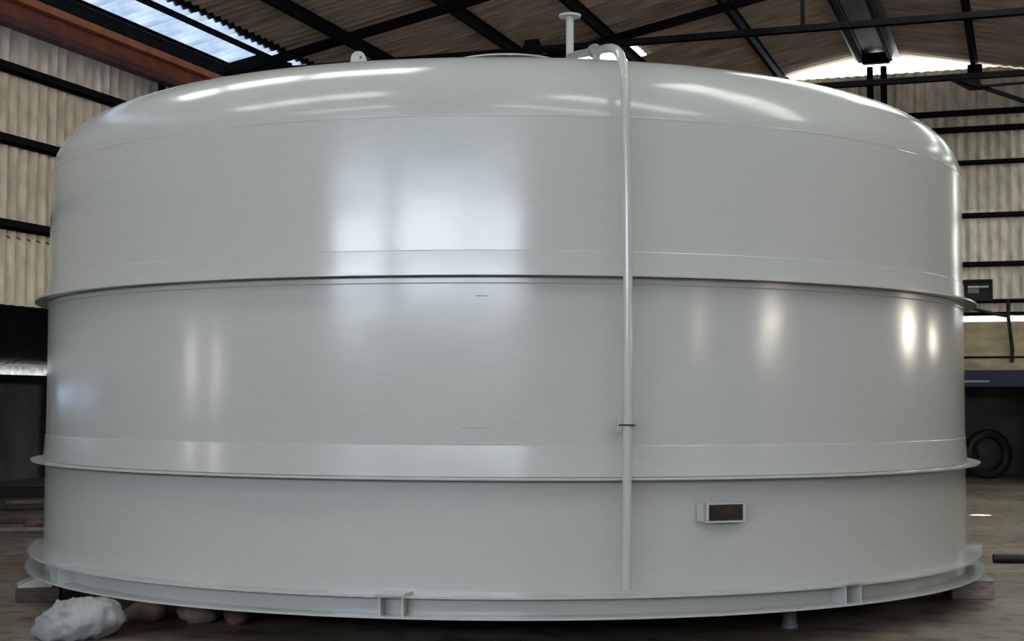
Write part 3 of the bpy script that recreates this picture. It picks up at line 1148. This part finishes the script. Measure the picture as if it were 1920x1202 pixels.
# black pipe stub on the floor at right
p0, p1 = at(1861, 1044, 13.2), at(1990, 1052, 13.0)
mb = MB()
mb.lathe([(0.030, 0), (0.040, 0), (0.040, 1.2), (0.030, 1.2)], 20, closed=True)
o = mb.build('black_pipe', RUBBER, smooth=True)
d = Vector((1, -0.10, 0)).normalized()
Mx = Matrix((d.cross(Vector((0, 0, 1))), Vector((0, 0, 1)).cross(d).cross(d) * -1, d)).transposed().to_4x4()
q = d.to_track_quat('Z', 'Y').to_matrix().to_4x4()
o.matrix_world = Matrix.Translation((p0.x, 13.25, 0.0405)) @ q
tag(o, 'short black pipe lying on the concrete floor right of the tank', 'pipe')

# poles and planks lying on the floor at left
for (px, py, dep, ln, rr, ang, m, lab) in (
        (15, 952, 20.0, 3.4, 0.035, 22, POLE, 'pale dusty pole on the floor, farthest of the poles left of the tank'),
        (-30, 962, 19.0, 4.0, 0.03, 15, WOODD, 'dark brown pole lying just in front of the farthest pale pole'),
        (-40, 990, 16.9, 3.6, 0.03, 14, WOODD, 'dark stained pole on the floor, third from the wall'),
        (-40, 1006, 15.8, 3.2, 0.028, 12, POLE, 'pale dusty pole on the floor, nearest of the poles left of the tank')):
    b = at(px, py, dep)
    dd = Vector((math.cos(R_(ang)), math.sin(R_(ang)), 0))
    mb = MB()
    n = 6
    mb.tube([Vector((b.x, b.y, rr)) + dd * (ln * i / n) + Vector((0, 0.01 * math.sin(i * 2.1), 0)) for i in range(n + 1)], rr, 10)
    tag(mb.build('pole', m, smooth=True), lab, 'pole', 'poles on the floor')
b = at(52, 1001, 16.3)
tag(lump('brick', (b.x + 0.1, 16.3), (0.12, 0.08, 0.06), ROCKR, 4, 10, 0.2), 'reddish brick among the poles left of the tank', 'brick')
# dark baulk against the aisle edge
b = at(20, 930, 21.5)
mb = MB().bevel_box(-2.0, 2.5, -0.1, 0.1, 0, 0.14, 0.01)
tag(mb.build('baulk', BLACK, M=Matrix.Translation((b.x, 21.8, 0)) @ Matrix.Rotation(R_(8), 4, 'Z')),
    'black timber baulk on the aisle floor behind the poles', 'timber')


# tyres in the store opening
def tyre(x, y, R, w, rot, label, lean=0.0):
    t = empty('tyre', Matrix.Translation((x, y, 0)) @ Matrix.Rotation(rot, 4, 'Z'))
    tag(t, label, 'tyre', 'old tyres in the opening')
    pr = []
    for i in range(20):
        a = 2 * math.pi * i / 20
        pr.append((R - 0.085 + 0.085 * math.copysign(abs(math.cos(a)) ** 0.7, math.cos(a)), w / 2 * math.copysign(abs(math.sin(a)) ** 0.7, math.sin(a))))
    mb = MB().lathe(pr, 40, closed=True)
    mb.build('carcass', RUBBER, t, True, 60, Matrix.Translation((0, 0, R)) @ Matrix.Rotation(R_(90) + lean, 4, 'X'))
    mb = MB()
    for i in range(40):
        a = 2 * math.pi * i / 40
        Mm = Matrix.Rotation(a, 4, 'Z') @ Matrix.Translation((R, 0, 0))
        mb.box(-0.008, 0.007, -0.014, 0.014, -w * 0.36, w * 0.36, Mm)
    mb.build('tread', RUBBER, t, False, None, Matrix.Translation((0, 0, R)) @ Matrix.Rotation(R_(90) + lean, 4, 'X'))
    return t


b = at(1848, 870, 28.0)
tyre(b.x, 27.95, 0.46, 0.22, R_(8), 'large black tyre standing in the dark opening below the blue lintel')
b = at(1795, 870, 28.6)
tyre(b.x - 0.12, 28.3, 0.40, 0.2, R_(-8), 'smaller black tyre half hidden behind the tank in the dark opening')

# dark window opening with a lamp inside, drawn as a black box
fb = empty('dark_opening', SHED @ Matrix.Translation((-0.72, A_END - 0.2, 3.32)))
tag(fb, 'dark window opening with lamp tubes, drawn as a black box on the gable wall just above the upper tank ring', 'lamp')
mb = MB()
mb.box(-0.52, 0.16, -0.02, 0.06, -0.02, 0.32)
mb.build('housing', BLACK, fb)
mb = MB()
for (x0, x1, z0, z1) in ((-0.54, 0.18, 0.32, 0.345), (-0.54, 0.18, -0.045, -0.02), (0.16, 0.18, -0.02, 0.32), (-0.54, -0.52, -0.02, 0.32)):
    mb.box(x0, x1, -0.10, 0.06, z0, z1)
mb.build('hood', BLACK, fb)
for x0, x1 in ((-0.25, -0.04), (-0.03, 0.11)):
    MB().cyl((x0, -0.05, 0.21), (x1, -0.05, 0.21), 0.022, 12).build('tube_lamp', TAPE, fb, True)
MB().box(-0.25, -0.06, -0.035, -0.02, 0.10, 0.19).build('reflector', mat('dull_grey_reflector', (0.16, 0.16, 0.15), 0.5), fb)

# drooping cable from the ring to the wall, and the drop pipe
pts = [shed(-1.05, A_END - 0.34, 3.17), shed(-0.75, A_END - 0.28, 3.10), shed(-0.45, A_END - 0.25, 3.02), shed(-0.28, A_END - 0.22, 2.99)]
mb = MB().tube(pts, 0.028, 10)
INV = SHED.inverted()
mb.build('cable', BLACK, wall_end, True, M=INV)
pts = [shed(-0.28, A_END - 0.2, 3.30), shed(-0.28, A_END - 0.2, 2.98), shed(-0.25, A_END - 0.13, 2.7), shed(-0.22, A_END - 0.1, 2.4), shed(-0.23, A_END - 0.1, 2.16)]
MB().tube(pts, 0.032, 10).build('drop_cable', BLACK, wall_end, True, M=INV)

# sun shaft through a nail hole in the roof
sp = bpy.data.lights.new('sun_shaft', 'SPOT')
sp.energy = 9000
sp.spot_size = R_(2.3)
sp.spot_blend = 0.3
sp.shadow_soft_size = 0.01
so = bpy.data.objects.new('sun_shaft', sp)
COL.objects.link(so)
tgt_p = at(1835, 964, 18.85)
src = Vector((tgt_p.x + 0.9, tgt_p.y + 0.2, 6.9))
so.location = src
so.rotation_euler = (Vector((tgt_p.x, tgt_p.y, 0)) - src).to_track_quat('-Z', 'Y').to_euler()


# ------------------------------------------------------------------ lamps whose reflections show in the paint
def lamp_glass():
    m, nt, p = nodes_of('lit_lamp_glass')
    p.inputs['Base Color'].default_value = (0.8, 0.75, 0.65, 1)
    p.inputs['Emission Color'].default_value = (1.0, 0.91, 0.76, 1)
    p.inputs['Emission Strength'].default_value = 13.0
    return m


GLASS = lamp_glass()
for a, r, which in ((4.6, 0.12, 'nearest the camera'), (7.7, 0.22, 'second from the camera'), (15.0, 0.30, 'third from the camera'), (18.6, 0.2, 'farthest from the camera')):
    l = empty('wall_lamp', SHED @ Matrix.Translation((C_R - 0.04, a, 2.28)) @ Matrix.Rotation(R_(-90), 4, 'Y') @ Matrix.Diagonal((0.8, 2.0, 1, 1)))
    tag(l, 'wide oval wall lamp on the right side wall, ' + which, 'lamp', 'right wall lamps')
    MB().lathe([(0.004, 0.0), (r * 0.5, 0.0), (r * 0.55, 0.08), (r + 0.03, 0.2), (r + 0.03, 0.22), (r, 0.22), (r * 0.5, 0.1), (0.004, 0.09)], 32).build('shade', STEEL, l, True)
    MB().lathe([(0.004, 0.20), (r * 0.97, 0.20), (r * 0.97, 0.21), (0.004, 0.225)], 32).build('lens', GLASS, l, True)
for a, which in ((2.2, 'nearer the camera'), (3.7, 'farther from the camera')):
    l = empty('tube_lamp', SHED @ Matrix.Translation((C_L + 0.12, a, 1.42)))
    tag(l, 'upright tube lamp hung below the left wall sheeting, ' + which, 'lamp', 'left wall tube lamps')
    MB().box(-0.05, -0.02, -0.12, 0.12, 0, 0.72).build('backplate', STEEL, l)
    for s_ in (-0.05, 0.05):
        MB().cyl((0.0, s_, 0.03), (0.0, s_, 0.69), 0.03, 14).build('tube', GLASS, l, True)
    MB().cyl((-0.035, 0, 0.72), (-0.035, 0, 1.25), 0.01, 8).build('hanger', STEEL, l, True)
